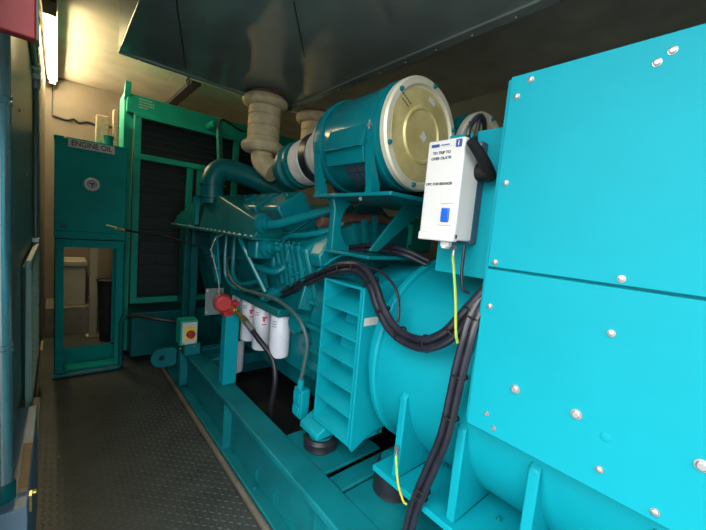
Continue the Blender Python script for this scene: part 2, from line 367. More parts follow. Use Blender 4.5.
obj('handle_grip', MB().tube([(1.03, .568, 1.705), (.99, .566, 1.735), (.945, .568, 1.765), (.905, .575, 1.79)], lambda t: .021-.007*t, 12), 'tie', hd)
for x, h in ((1.0, 0), (1.045, .002)):
    obj('cable_gland', MB().lathe([(.014, 0), (.014, .01), (.010, .012), (.010, .025), (.007, .03)], (x+.01, .655, 1.812+h*4), (0, 0, 1), 12), 'tie', wx)
for i, (a, b) in enumerate((((1.01, .655, 1.83), (1.06, .70, 1.88)), ((1.055, .655, 1.835), (1.075, .73, 1.86)))):
    obj('loop_cable', MB().tube([a, (a[0]+.01, .655, 1.875+.01*i), (1.06, .65, 1.918-.006*i), (1.105, .655, 1.90-.006*i), (1.12+.012*i, .67, 1.84), (1.12+.012*i, .68, 1.76)], .008, 8), 'cable', wx)

# ================================================================== EXHAUST SILENCER
sil = thing('exhaust_silencer', (.89, 1.1, 2.5), 'big dark grey box silencer hung from the ceiling above the engine', 'silencer')
obj('casing', MB().box((.29, -1.2, 2.5), (1.49, 2.79, 2.985)), 'silencer', sil, bevel=.004)
obj('edge_flange', MB().box((1.47, -1.2, 2.488), (1.53, 2.79, 2.4995)), 'silencer', sil, bevel=.002)
obj('edge_flange', MB().box((.29, 2.76, 2.492), (1.47, 2.80, 2.4998)), 'silencer', sil, bevel=.002)
for i in range(14): inst('rivet', bolt_small, sil, (1.51, 2.7-.21*i, 2.488), (0, 0, -1))
for x0, x1, y0, y1 in ((.402, .668, 1.86, 2.705), (.80, 1.11, 1.49, 1.885)):
    obj('dark_line', MB().tube([(x0, y0, 2.5), (x1, y1, 2.5)], .003, 6, smooth=False), 'dark', sil)  # thin dark lines running askew across the silencer underside
hk = obj('hanging_hook', MB().torus((.715, 2.825, 2.475), (1, .3, 0), .02, .005, 18, 6).tube([(.715, 2.825, 2.49), (.715, 2.83, 2.6), (.715, 2.83, 2.985)], .006, 6, smooth=False).tube([(.715, 2.825, 2.455), (.72, 2.82, 2.435), (.735, 2.82, 2.43), (.742, 2.82, 2.445)], .004, 6), 'dark',
         label='black steel hook hanging at the edge of the silencer', cat='hook')

# ================================================================== EXHAUST BELLOWS
def bellows(x, y, label):
    t = thing('exhaust_bellows', (x, y, 2.0), label, 'bellows', 'wrapped exhaust bellows')
    obj('wrapped_body', MB().lathe([(0, 0), (.116, 0), (.122, .03), (.122, .085), (.115, .09), (.124, .10), (.122, .165), (.115, .17), (.124, .18), (.122, .245), (.115, .25), (.124, .26), (.118, .36), (0, .36)], (x, y, 2.07), (0, 0, 1), 32), 'lagging', t)
    obj('lower_collar', MB().torus((x, y, 2.09), (0, 0, 1), .115, .052, 32, 12, .85), 'lagging', t)
    obj('upper_collar', MB().torus((x, y, 2.43), (0, 0, 1), .118, .056, 32, 12, .75), 'lagging', t)
    obj('flange', MB().lathe([(0, 0), (.13, 0), (.13, .015), (0, .015)], (x, y, 2.474), (0, 0, 1), 32), 'rust', t)
    obj('inlet_pipe', MB().tube([(x, y, 2.08), (x, y-.02, 1.98), (x+.05, y-.12, 1.90)], .085, 16), 'lagging', t)
bellows(1.225, 2.62, 'cream wrapped exhaust bellows under the far corner of the silencer')
b2 = bellows(1.70, 2.62, 'cream wrapped exhaust bellows half hidden behind the front air filter')

# ================================================================== AIR FILTERS
def air_filter(x, label):
    z, r = 1.935, .232; y0, y1 = 1.0, 1.47
    t = thing('air_filter', (x, 1.24, 1.667), label, 'air filter', 'engine air filters')
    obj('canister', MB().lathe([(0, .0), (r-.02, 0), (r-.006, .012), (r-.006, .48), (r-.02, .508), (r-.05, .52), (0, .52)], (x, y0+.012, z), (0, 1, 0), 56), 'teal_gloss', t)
    ec = obj('end_cover', MB().lathe([(0, .006), (.102, .006), (.108, .0), (.116, .0), (.122, .008), (.190, .008), (.196, .014), (.204, .014)], (x, y0-.012, z), (0, 1, 0), 56), 'gold', t, label='brassy steel end cover')
    obj('rim', MB().lathe([(.200, .012), (.205, -.002), (.228, -.002), (.236, .006), (.236, .028), (.228, .034)], (x, y0-.012, z), (0, 1, 0), 56), 'gold_ring', t)
    for i in range(6):
        a = R(20+60*i); inst('bolt', bolt_teal, ec, (x+.217*math.cos(a), y0-.014, z+.217*math.sin(a)), (0, -1, 0))
    obj('warning_mark', MB().box((x+.02, y0-.0058, z+.145), (x+.065, y0-.0045, z+.165), (0, 18, 0)), 'white', ec)
    obj('sticker', MB().box((x-.01, y0-.0075, z-.02), (x+.025, y0-.0065, z+.012), (0, 35, 0)), 'grey_plate', ec)
    for q, (l0, l1) in enumerate(((-.035, .03), (-.035, .015))):
        c = Vector((x-.115, y0-.005, z+.118-.022*q)); u = Vector((math.cos(R(28)), 0, -math.sin(R(28)))); b = MB()
        for w in range(5):
            p = c+u*(l0+(l1-l0)*w/5); b.tube([p, p+u*(l1-l0)*.15], .0022, 5, smooth=False)
        obj('print_line', b, 'print', ec)
    for yy in (1.055, 1.43):
        s = obj('clamp_strap', MB().lathe([(r-.008, 0), (r+.004, 0), (r+.004, .032), (r-.008, .032)], (x, yy, z), (0, 1, 0), 48), 'teal_gloss', t)
        obj('clamp_bolt', MB().box((x-r-.014, yy+.006, z-.008), (x-r+.004, yy+.026, z+.0)).cyl((x-r-.008, yy+.016, z-.02), (x-r-.008, yy+.016, z+.015), .005, n=8), 'conduit', s)
        for sgn in (-1, 1):
            obj('foot', MB().prism([(x+sgn*.165, 1.70), (x+sgn*.205, 1.79), (x+sgn*.222, 1.86), (x+sgn*.238, 1.86), (x+sgn*.228, 1.78), (x+sgn*.215, 1.70), (x+sgn*.215, 1.667), (x+sgn*.165, 1.667)], 'y', yy, yy+.035), 'teal_gloss', t)
    # boxed rating-plate carrier on the flank
    obj('flank_box', MB().prism([(x-.20, 2.03), (x-.252, 1.862), (x-.262, 1.852), (x-.240, 1.852), (x-.226, 1.79), (x-.15, 1.80), (x-.15, 2.03)], 'y', 1.10, 1.36), 'teal_gloss', t, bevel=.003)
    nl = MB(); n = 6
    for i in range(n):
        a0, a1 = R(214+i*36/n), R(214+(i+1)*36/n); rr = r-.003
        nl.add([(x+rr*math.cos(a0), 1.13, z+rr*math.sin(a0)), (x+rr*math.cos(a0), 1.285, z+rr*math.sin(a0)), (x+rr*math.cos(a1), 1.285, z+rr*math.sin(a1)), (x+rr*math.cos(a1), 1.13, z+rr*math.sin(a1))], [(0, 1, 2, 3)])
    lbl = obj('data_label', nl, 'print', t, label='black data label with grey table')
    for (b0, b1) in ((1.136, 1.204), (1.211, 1.279)):
        for (c0, c1) in ((216, 226), (227.5, 248)):
            m2 = MB(); rr = r-.0018
            for i in range(4):
                a0, a1 = R(c0+(c1-c0)*i/4), R(c0+(c1-c0)*(i+1)/4)
                m2.add([(x+rr*math.cos(a0), b0, z+rr*math.sin(a0)), (x+rr*math.cos(a0), b1, z+rr*math.sin(a0)), (x+rr*math.cos(a1), b1, z+rr*math.sin(a1)), (x+rr*math.cos(a1), b0, z+rr*math.sin(a1))], [(0, 1, 2, 3)])
            obj('label_panel', m2, 'grey_plastic', lbl)
    # outlet duct towards the turbocharger
    obj('outlet_cone', MB().lathe([(.20, 0), (.185, .06), (.15, .14), (.14, .2)], (x, 1.525, z), (0, 1, -.08), 40), 'lagging_pale', t)
    obj('hose_coupling', MB().lathe([(.136, 0), (.150, .01), (.150, .08), (.136, .09)], (x, 1.69, z-.016), (0, 1, -.08), 36), 'black', t)
    obj('duct_wrap', MB().lathe([(.125, 0), (.142, .015), (.135, .04), (.142, .07), (.138, .12), (.12, .14)], (x, 1.785, z-.024), (0, 1, -.1), 36), 'lagging_pale', t)
    obj('turbo_flange', MB().lathe([(.12, 0), (.15, .005), (.15, .03), (.125, .04), (.125, .08), (.15, .09), (.15, .12), (.11, .16), (.09, .26), (0, .27)], (x, 1.925, z-.04), (0, 1, -.1), 36), 'teal_dark', t)
air_filter(1.19, 'teal canister air filter with brassy end cover, boxed flank plate and data label')
air_filter(1.692, 'second air filter canister, mostly hidden behind the white switch box cables')

# ================================================================== ENGINE
en = thing('diesel_engine', (1.45, 2.5, .45), 'large teal V diesel engine with rocker covers and sloped intake hood', 'engine')
prof = [(1.16, .74), (1.10, .95), (1.06, 1.15), (.98, 1.38), (1.10, 1.47), (1.33, 1.55), (1.57, 1.55), (1.80, 1.47), (1.92, 1.38), (1.84, 1.15), (1.80, .95), (1.74, .74)]
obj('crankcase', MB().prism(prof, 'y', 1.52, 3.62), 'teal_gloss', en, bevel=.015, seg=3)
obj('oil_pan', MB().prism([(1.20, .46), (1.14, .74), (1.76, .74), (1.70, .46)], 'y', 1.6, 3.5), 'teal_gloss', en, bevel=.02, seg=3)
# flywheel housing
fh = MB(); poly = []
for i in range(25):
    a = R(-40+i*260/24); poly.append((AX+.405*math.cos(a), .93+.47*math.sin(a)))
poly += [(1.12, .62), (1.12, .54), (1.78, .54), (1.78, .62)]
fly = obj('flywheel_housing', fh.prism(poly, 'y', 1.34, 1.53), 'teal_gloss', en, bevel=.012, seg=3)
for i in range(14):
    a = R(25+i*11); inst('bolt', bolt_teal, fly, (AX+.38*math.cos(a), 1.34, .93+.44*math.sin(a)), (0, -1, 0))
ribm = MB().box((-.010, -.10, 0), (.010, .10, .05)).mesh('rib', 'teal_gloss')
for i in range(7):
    a = R(118+i*14); o = inst('rib', ribm, fly, (AX+.39*math.cos(a), 1.43, .93+.455*math.sin(a)), None); o.rotation_euler = (0, math.pi/2-a, 0)
obj('housing_foot', MB().prism([(.955, .475), (1.22, .475), (1.22, .56), (1.06, .56), (.955, .505)], 'y', 1.25, 1.41), 'teal', fly, bevel=.008)
obj('housing_foot', MB().prism([(1.075, .50), (1.105, .50), (1.12, .8), (1.09, .8)], 'y', 1.26, 1.40), 'teal', fly, bevel=.004)
# upper gear cover and bracket arc by the turbocharger
obj('gear_cover', MB().prism([(1.00, 1.36), (1.10, 1.50), (1.30, 1.56), (1.80, 1.56), (1.80, 1.30), (1.02, 1.30)], 'y', 1.42, 1.60), 'teal_gloss', en, bevel=.012, seg=3)
arc = [(1.03, 1.38), (1.03, 1.60), (1.015, 1.652), (1.10, 1.652)]
for i in range(9):
    a = R(110+i*17.5); arc.append((1.18+.10*math.cos(a), 1.53+.115*math.sin(a)))
arc += [(1.15, 1.38)]
obj('arc_bracket', MB().prism(arc, 'y', 1.36, 1.40), 'teal_gloss', en, bevel=.006)
obj('exhaust_pipe', MB().tube([(1.12, 1.62, 1.55), (1.30, 1.58, 1.56), (1.46, 1.5, 1.57), (1.55, 1.5, 1.56)], .048, 14), 'rust', en, label='brown heat-stained exhaust pipe')
# cylinder heads and rocker covers, two banks
head = MB().box((-.15, -.135, -.22), (.15, .135, .0)).mesh('cylinder_head', 'teal_gloss')
cover = MB().prism([(-.105, 0), (.105, 0), (.105, .17), (.09, .185), (-.09, .185), (-.105, .17)], 'y', -.118, .118).mesh('rocker_cover', 'teal_gloss')
lip = MB().box((-.115, -.128, 0), (.115, .128, .014)).mesh('cover_lip', 'teal_gloss')
for s in (1, -1):
    for i in range(6):
        cxx, czz = 1.148, 1.508; y = 1.935+i*.315
        X = AX+s*(cxx-AX); tilt = -34.5*s
        h = inst('cylinder_head', head, en, (X, y, czz)); h.rotation_euler = (0, R(tilt), 0)
        for nm, me in (('rocker_cover', cover), ('cover_lip', lip)):
            c = bpy.data.objects.new(nm, me); COL.objects.link(c); c.parent = h
            bv = c.modifiers.new('bevel', 'BEVEL'); bv.width = .008; bv.segments = 2; bv.limit_method = 'ANGLE'
        for q in (-1, 1):
            c = bpy.data.objects.new('bolt', bolt_teal); COL.objects.link(c); c.parent = h; c.location = (q*.05, 0, .185)
# intake hood on the walkway side
def hood(s):
    X = lambda x: AX+s*(x-AX)
    st = [(1.90, 1.505, 1.52), (2.62, 1.675, 1.69), (2.90, 1.69, 1.70), (3.76, 1.505, 1.52)]; vs = []
    for y, zr, zi in st:
        vs += [(X(.868), y, 1.415), (X(.905), y, zr), (X(1.07), y, zi), (X(1.10), y, 1.415)]
    fs = [(0, 1, 2, 3), (15, 14, 13, 12)]
    for k in range(3):
        for j in range(4): fs.append((k*4+j, k*4+4+j, k*4+4+(j+1) % 4, k*4+(j+1) % 4))
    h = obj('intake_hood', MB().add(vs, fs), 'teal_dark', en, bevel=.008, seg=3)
    a, b = sorted((X(.852), X(1.10)))
    obj('hood_flange', MB().box((a, 1.885, 1.398), (b, 3.775, 1.416)), 'teal_dark', h, bevel=.003)
    for i in range(22): inst('bolt', bolt_bright if s > 0 else bolt_teal, h, (X(.860), 1.92+i*.087, 1.416), (0, 0, 1))
    a, b = sorted((X(1.0), X(1.14)))
    obj('intake_manifold', MB().box((a, 1.90, 1.22), (b, 3.72, 1.398)), 'teal_gloss', en, bevel=.02, seg=3)
    return h
h1 = hood(1); hood(-1)
obj('hood_bracket', MB().prism([(1.42, 3.02), (1.69, 2.92), (1.66, 2.86), (1.47, 2.90)][0:0] or [(2.95, 1.44), (2.95, 1.60), (2.90, 1.69), (3.02, 1.66), (3.08, 1.50), (3.04, 1.44)], 'x', .84, .87), 'teal_gloss', en, bevel=.004)
obj('manifold_end', MB().box((.885, 1.905, 1.285), (1.06, 2.03, 1.398)), 'teal_gloss', en, bevel=.015, seg=3)
ribv = MB().box((-.012, -.022, 0), (.012, 0, .17)).mesh('rib', 'teal_gloss')
for i in range(5):
    o = inst('rib', ribv, en, (1.09+.075*i, 1.42, 1.32+.028*i)); o.rotation_euler = (0, R(-14), 0)
    inst('bolt', bolt_teal, en, (1.06+.075*i, 1.42, 1.34+.02*i), (0, -1, 0))
# big crossover elbow
elbow = [(.915, 2.80, 1.62), (.912, 2.80, 1.72), (.915, 2.80, 1.80), (.955, 2.80, 1.87), (1.03, 2.79, 1.895), (1.20, 2.76, 1.865), (1.38, 2.70, 1.80), (1.50, 2.65, 1.74)]
ep = obj('crossover_pipe', MB().tube(elbow, .083, 24, 8), 'teal_dark', en)
obj('pipe_flange', MB().lathe([(.08, 0), (.10, .0), (.10, .012), (.08, .012)], (.913, 2.80, 1.755), (0, 0, 1), 28).lathe([(.08, 0), (.11, 0), (.11, .014), (.08, .014)], (.914, 2.80, 1.66), (0, 0, 1), 28), 'teal_dark', ep)
# water pipe along the heads with its flanges
wp = obj('water_pipe', MB().tube([(.925, 1.83, 1.495), (.96, 1.78, 1.505), (1.17, 1.48, 1.628)], .026, 16, smooth=False), 'teal_gloss', en)
fl = MB().lathe([(0, 0), (.062, 0), (.062, .016), (.040, .02), (.040, .045), (.030, .05), (.030, .065), (0, .065)], (.912, 1.905, 1.497), (.4, -1, .15), 24)
obj('water_flange', fl, 'teal_gloss', en)
obj('water_flange', MB().lathe([(0, 0), (.058, 0), (.058, .016), (.036, .02), (.036, .045), (.024, .05), (.024, .075), (0, .075)], (.955, 1.90, 1.355), (.3, -1, .1), 24), 'teal_gloss', en)
obj('water_hose', MB().tube([(.98, 1.83, 1.36), (1.01, 1.80, 1.36), (1.03, 1.80, 1.31), (1.02, 1.80, 1.25), (.98, 1.84, 1.22), (.945, 1.95, 1.225), (.96, 2.1, 1.235), (1.03, 2.22, 1.27)], .021, 12), 'teal_gloss', en)
obj('bracing_pipe', MB().tube([(.875, 2.12, 1.40), (.885, 2.06, 1.33), (.94, 1.98, 1.18), (.98, 1.93, 1.08)], .016, 10), 'teal_gloss', en)
obj('drain_pipe', MB().tube([(.97, 2.44, 1.40), (.96, 2.42, 1.23), (.95, 2.38, 1.12), (.96, 2.30, 1.07), (.98, 2.18, 1.09), (1.0, 2.05, 1.13)], .015, 10), 'teal_gloss', en)
obj('drain_pipe', MB().tube([(.94, 2.52, 1.40), (.93, 2.5, 1.22), (.94, 2.48, 1.08), (.97, 2.36, 1.02), (1.02, 2.2, 1.03), (1.02, 2.0, 1.10)], .012, 10), 'teal_gloss', en)
obj('bracing_strap', MB().prism([(1.02, 1.00), (1.06, 1.00), (1.0, 1.24), (.95, 1.24)], 'y', 2.0, 2.03), 'teal_gloss', en, bevel=.004)
obj('bracing_strap', MB().prism([(2.68, 1.0), (2.78, 1.0), (2.93, 1.38), (2.80, 1.38)], 'x', .96, .98), 'teal', en, bevel=.004)
obj('starter_boss', MB().cyl((1.07, 1.98, 1.06), (.99, 1.96, 1.04), .045, .035, 20).cyl((.99, 1.96, 1.04), (.965, 1.955, 1.035), .018, n=10), 'teal_gloss', en, bevel=.004)
# push-rod tubes, bolts and small brackets on the near end of the bank
for i in range(5):
    y = 1.60+.062*i
    obj('push_rod_tube', MB().tube([(.985-.0*i, y, 1.40), (1.02, y, 1.27), (1.055, y+.01, 1.15)], .013 if i % 2 else .017, 10, smooth=False), 'teal_gloss', en)
for i in range(6):
    inst('bolt', bolt_teal, en, (.982+.002*i, 1.58+.06*i, 1.405), (-.6, 0, .8))
obj('end_bracket', MB().prism([(.985, 1.06), (1.07, 1.04), (1.09, 1.17), (1.02, 1.20)], 'y', 1.545, 1.565), 'teal_gloss', en, bevel=.004)
obj('end_bracket', MB().prism([(.975, 1.30), (1.05, 1.27), (1.06, 1.34), (.99, 1.41)], 'y', 1.70, 1.72), 'teal_gloss', en, bevel=.004)
obj('breather_pipe', MB().tube([(1.02, 1.84, 1.40), (1.0, 1.72, 1.44), (1.03, 1.58, 1.46), (1.10, 1.46, 1.50), (1.14, 1.42, 1.54)], .016, 10), 'teal_gloss', en)
# side blocks of the crankcase
obj('side_cover', MB().box((1.10, 1.56, .90), (1.2, 1.84, 1.10)), 'teal_gloss', en, bevel=.02, seg=3)
obj('side_cover', MB().box((1.12, 1.55, .62), (1.2, 1.90, .88)).cyl((1.15, 1.66, .95), (1.02, 1.64, .95), .07, .06, 20), 'teal_gloss', en, bevel=.015, seg=3)
cv = MB().box((-.012, -.12, -.11), (.012, .12, .11)).mesh('inspection_cover', 'teal_gloss')
for i in range(5):
    o = inst('inspection_cover', cv, en, (1.075, 2.05+i*.315, 1.12)); o.rotation_euler = (0, R(-12), 0)
# filter head carrying the oil filters
obj('filter_head', MB().box((.98, 1.76, .955), (1.14, 2.50, 1.005)), 'teal_dark', en, bevel=.012)
obj('filter_head', MB().box((1.0, 2.42, .60), (1.14, 2.62, .66)), 'teal_dark', en, bevel=.01)
# fine fuel lines
for i in range(4):
    y = 1.62+.07*i
    obj('fuel_line', MB().tube([(1.10, y+.10, 1.20-.02*i), (1.03, y+.02*i, 1.20+.012*i), (1.02, y-.12, 1.25+.02*i), (1.06, y-.24, 1.35+.01*i), (1.10, y-.30, 1.385)], .006, 8), 'teal', en)
# front of engine: fan drive cover and guard
obj('fan_guard', MB().prism([(3.62, .60), (3.62, 1.35), (3.95, 1.55), (3.95, .60)], 'x', .98, 1.0), 'teal_dark', en)
for a, b in (((.985, 3.68, .60), (.985, 3.68, 1.42)), ((1.0, 3.5, .60), (1.0, 3.5, 1.40))):
    obj('support_post', MB().box((a[0]-.03, a[1]-.03, .4), (b[0]+.03, b[1]+.03, b[2])), 'teal_dark', en, bevel=.004)
# filter tray with triangular stays
tray = obj('filter_tray', MB().box((.965, .93, 1.650), (1.93, 1.46, 1.666)), 'teal_gloss', en, bevel=.003)
obj('tray_stay', MB().prism([(1.03, 1.42), (1.08, 1.42), (1.33, 1.60), (1.40, 1.60), (1.40, 1.652), (1.24, 1.652)], 'y', 1.085, 1.10), 'teal_dark', tray, bevel=.003)
obj('tray_stay', MB().box((1.02, 1.08, 1.385), (1.40, 1.40, 1.40)), 'teal_gloss', tray, bevel=.003)
inst('bolt', bolt_hex, tray, (.964, 1.10, 1.638), (-1, 0, 0))
obj('governor_case', MB().box((1.62, 1.42, 1.40), (1.92, 1.86, 1.62), (0, 0, 12)), 'warm_green', en, bevel=.012)
for p in ((1.66, 1.40, 1.44), (1.66, 1.40, 1.58), (1.86, 1.44, 1.58)): inst('bolt', bolt_teal, en, p, (0, -1, 0))
# junction block by the louvre box
jb = obj('sensor_block', MB().box((.99, 1.46, .47), (1.045, 1.54, .63)), 'teal', en, bevel=.006)
obj('sensor_rim', MB().box((.981, 1.47, .485), (.991, 1.53, .535)).box((.981, 1.47, .555), (.991, 1.53, .615)), 'teal', jb, bevel=.004)
obj('sensor_stem', MB().cyl((1.005, 1.50, .63), (1.005, 1.50, .68), .018, n=10), 'teal', jb)

# ================================================================== OIL FILTERS
def oil_filter(x, y, ztop, h, r, label, logo=True):
    t = thing('oil_filter', (x, y, ztop-h), label, 'oil filter', 'white spin-on filters')
    obj('canister', MB().lathe([(0, 0), (r-.015, 0), (r-.004, .006), (r, .018), (r, h-.02), (r-.004, h-.008), (r-.01, h)], (x, y, ztop-h), (0, 0, 1), 32), 'white_can', t)
    obj('collar', MB().lathe([(0, 0), (r-.004, 0), (r+.004, .008), (r+.004, .022), (0, .022)], (x, y, ztop-.002), (0, 0, 1), 32), 'teal_dark', t)
    d = Vector((-x, -y, 0)).normalized(); ang = math.atan2(d.y, d.x)
    def patch(a0, a1, z0, z1, m, nm, rr=r+.0008):
        b = MB(); n = 5
        for i in range(n):
            p, q = ang+R(a0+(a1-a0)*i/n), ang+R(a0+(a1-a0)*(i+1)/n)
            b.add([(x+rr*math.cos(p), y+rr*math.sin(p), z0), (x+rr*math.cos(q), y+rr*math.sin(q), z0), (x+rr*math.cos(q), y+rr*math.sin(q), z1), (x+rr*math.cos(p), y+rr*math.sin(p), z1)], [(0, 1, 2, 3)])
        obj(nm, b, m, t)
    if logo:
        patch(-2, 30, ztop-.075, ztop-.064, 'red_print', 'red_mark'); patch(2, 16, ztop-.095, ztop-.075, 'red_print', 'red_mark'); patch(-2, 26, ztop-.118, ztop-.112, 'red_print', 'red_mark')
    for q in range(2 if logo else 3): patch(-52, -22, ztop-.040-.016*q, ztop-.036-.016*q, 'print', 'print_line')
oil_filter(1.05, 1.84, .957, .27, .062, 'biggest white oil filter canister with plain print next to the louvre box', logo=False)
oil_filter(1.05, 2.085, .955, .30, .060, 'white oil filter canister with red mark beside the biggest one')
oil_filter(1.05, 2.29, .955, .30, .058, 'white oil filter canister with red mark behind the brass hose fitting')
oil_filter(1.05, 2.49, .955, .15, .05, 'short white filter sliver between the red valve and the other filters', logo=False)
oil_filter(1.06, 2.52, .60, .27, .062, 'low hanging white filter behind the steel post', logo=False)

# ================================================================== CABLES AND HOSES
def bundle(name, label, pts, offs, r, ties, m='cable', cat='cables', tie_r=None):
    P = spline(pts, 8); t = thing(name, P[-1], label, cat)
    n = len(P); fr = []
    for i in range(n):
        d = (P[min(i+1, n-1)]-P[max(i-1, 0)]).normalized()
        a = Vector((1, 0, 0)); u = (a-d*a.dot(d)).normalized(); w = d.cross(u); fr.append((u, w, d))
    for (ou, ow) in offs:
        obj('cable', MB().tube([P[i]+fr[i][0]*ou+fr[i][1]*ow for i in range(0, n, 2)]+[P[-1]+fr[-1][0]*ou+fr[-1][1]*ow], r, 10, 2), m, t)
    us = [o[0] for o in offs]; ws = [o[1] for o in offs]; cu, cw = (min(us)+max(us))/2, (min(ws)+max(ws))/2; ru = (max(us)-min(us))/2+r+.0015; rw = (max(ws)-min(ws))/2+r+.0005
    for q in ties:
        i = int(q*(n-1)); u, w, d = fr[i]; c = P[i]+u*cu+w*cw; b = MB(); loop = [c+u*ru*math.cos(a)+w*rw*math.sin(a) for a in [2*math.pi*k/16 for k in range(17)]]
        b.tube(loop, .0035, 6, smooth=False); b.tube([c-u*ru+w*rw*.2, c-u*(ru+.02)+w*(rw*.2+.01)], .002, 5, smooth=False)
        obj('cable_tie', b, 'tie', t)
    return t
bundle('cable_bundle', 'thick black cable bundle looping round the alternator drum from the cyan panel',
       [(1.12, 2.02, 1.04), (1.08, 1.88, 1.075), (1.04, 1.64, 1.175), (.99, 1.30, 1.30), (.975, 1.17, 1.338), (.965, 1.06, 1.345), (.96, .98, 1.295), (.958, .924, 1.22), (.958, .861, 1.16), (.958, .782, 1.132), (.958, .693, 1.138), (.962, .618, 1.185), (.97, .571, 1.25), (.985, .525, 1.325), (1.0, .50, 1.37)],
       ((0, .0145), (0, -.0145), (.020, 0)), .0145, (.12, .25, .33, .42, .52, .62, .72, .82, .90))
bundle('cable_bundle', 'black power cables hanging down past the alternator feet to the floor',
       [(.99, .515, 1.33), (.958, .528, 1.26), (.942, .530, 1.20), (.94, .541, 1.109), (.945, .553, 1.009), (.952, .572, .868), (.962, .614, .726), (.966, .65, .60), (.966, .67, .50), (.965, .68, .40), (.965, .69, .25), (.975, .70, .03)],
       ((0, .0125), (0, -.0125), (.018, 0)), .0125, (.08, .30, .42, .62, .64))
bundle('cable_bundle', 'thinner black cables running along the top of the bell housing',
       [(1.09, 1.95, 1.10), (1.07, 1.62, 1.21), (1.10, 1.48, 1.33), (1.18, 1.39, 1.405), (1.2, 1.192, 1.43), (1.22, 1.05, 1.425), (1.28, .96, 1.39)],
       ((0, .011), (0, -.011)), .0115, (.25, .45, .6, .75))
obj('thin_cable', MB().tube([(1.02, 1.30, 1.31), (.995, 1.12, 1.345), (1.02, 1.0, 1.345), (1.015, .90, 1.29), (1.0, .86, 1.22), (.99, .85, 1.17)], .006, 8), 'cable', label='thin black wire arching beside the thick cable loop on the drum', cat='cable')
obj('thin_cable', MB().tube([(1.0, .612, 1.488), (1.0, .61, 1.40), (1.005, .60, 1.345), (1.02, .585, 1.335)], .0055, 8), 'cable', label='short grey lead hanging below the white switch box', cat='cable')
def earth(pts, r, label):
    P = spline(pts, 8); t = thing('earth_wire', P[-1], label, 'wire', 'green and yellow earth wires')
    obj('sheath', MB().tube(P, r, 8, smooth=False), 'wire_y', t)
    off = [p+Vector((-.0018, -.0012, 0)) for p in P]
    obj('stripe', MB().tube(off, r*.6, 8, smooth=False), 'wire_g', t)
    obj('lug', MB().cyl(P[0]+Vector((0, 0, -.004)), P[0]+Vector((0, 0, .016)), r*1.5, r*1.2, 10).cyl(P[0]+Vector((.004, 0, .022)), P[0]+Vector((-.006, 0, .022)), .009, n=12), 'steel', t)
earth([(.985, .64, 1.455), (.982, .637, 1.44), (.978, .626, 1.405), (.955, .592, 1.311), (.925, .56, 1.225), (.93, .553, 1.19)], .0042, 'yellow and green earth wire below the white switch box')
earth([(.995, .792, .665), (.985, .78, .64), (.965, .745, .585), (.945, .70, .56), (.94, .68, .56)], .0042, 'yellow and green earth wire bolted to the alternator foot gusset')
obj('fuel_hose', MB().tube([(.918, 2.02, .857), (.935, 1.96, .815), (.955, 1.91, .775), (.985, 1.85, .72), (1.0, 1.80, .66), (1.0, 1.77, .56), (1.0, 1.79, .42), (1.01, 1.82, .27), (1.04, 1.9, .08)], .017, 12), 'black', label='black rubber hose curving down from the brass fitting', cat='hose')
obj('fuel_hose', MB().tube([(.93, 2.33, .80), (.965, 2.36, .60), (.97, 2.33, .42), (.98, 2.3, .2), (1.0, 2.3, .03)], .013, 10), 'black', label='black hose hanging straight down behind the steel post', cat='hose')
obj('flexible_conduit', MB().tube([(1.06, 2.62, 1.24), (.97, 2.56, 1.20), (.945, 2.43, 1.10), (.955, 2.25, 1.045), (.96, 2.04, 1.055), (.965, 1.72, 1.065), (.98, 1.53, 1.01), (1.0, 1.465, .90), (1.0, 1.475, .77), (1.0, 1.50, .66)], .0105, 10), 'hose_teal', label='grey green flexible conduit arching over the white oil filters', cat='conduit')

# ================================================================== RED FUEL VALVE ON THE POST
fv = thing('fuel_valve', (.85, 2.25, .955), 'red fuel shut-off valve with grey plate on the steel post', 'valve')
obj('valve_body', MB().lathe([(0, 0), (.045, 0), (.058, .012), (.058, .07), (.045, .085), (0, .085)], (.825, 2.19, .955), (.15, 1, 0), 24).box((.835, 2.21, .865), (.90, 2.29, .925)), 'red', fv, bevel=.004)
obj('valve_neck', MB().box((.86, 2.20, .885), (.93, 2.27, .96)), 'red', fv, bevel=.005)
obj('mounting_plate', MB().box((.742, 2.30, .86), (.86, 2.31, 1.04)).box((.80, 2.27, .90), (.90, 2.31, .93)), 'conduit', fv, bevel=.002)
for p in ((.755, 2.30, 1.025), (.755, 2.30, .88), (.80, 2.30, .955)): inst('bolt', bolt_hex, fv, p, (0, -1, 0))
obj('brass_fitting', MB().cyl((.88, 2.195, .925), (.89, 2.15, .915), .024, n=6).cyl((.89, 2.15, .915), (.905, 2.08, .885), .016, n=12).cyl((.905, 2.08, .885), (.915, 2.03, .865), .022, n=6), 'brass', fv)
obj('hose_clip', MB().cyl((.915, 2.03, .865), (.932, 1.97, .825), .021, n=12), 'steel', fv)
obj('pull_rod', MB().tube([(.805, 2.22, 1.00), (.80, 2.24, 1.10), (.785, 2.26, 1.18)], .004, 8, smooth=False).tube([(.785, 2.26, 1.18), (.755, 2.28, 1.30), (.80, 2.33, 1.375), (.872, 2.40, 1.400)], .005, 8, smooth=False), 'conduit', fv)
for p in ((.785, 2.26, 1.18), (.765, 2.275, 1.26), (.80, 2.23, 1.03)): inst('rod_joint', MB().lathe([(0, 0), (.011, .003), (.013, .01), (.008, .02), (0, .022)], (0, 0, -.01), (0, 0, 1), 10).mesh('rod_joint', 'steel'), fv, p)

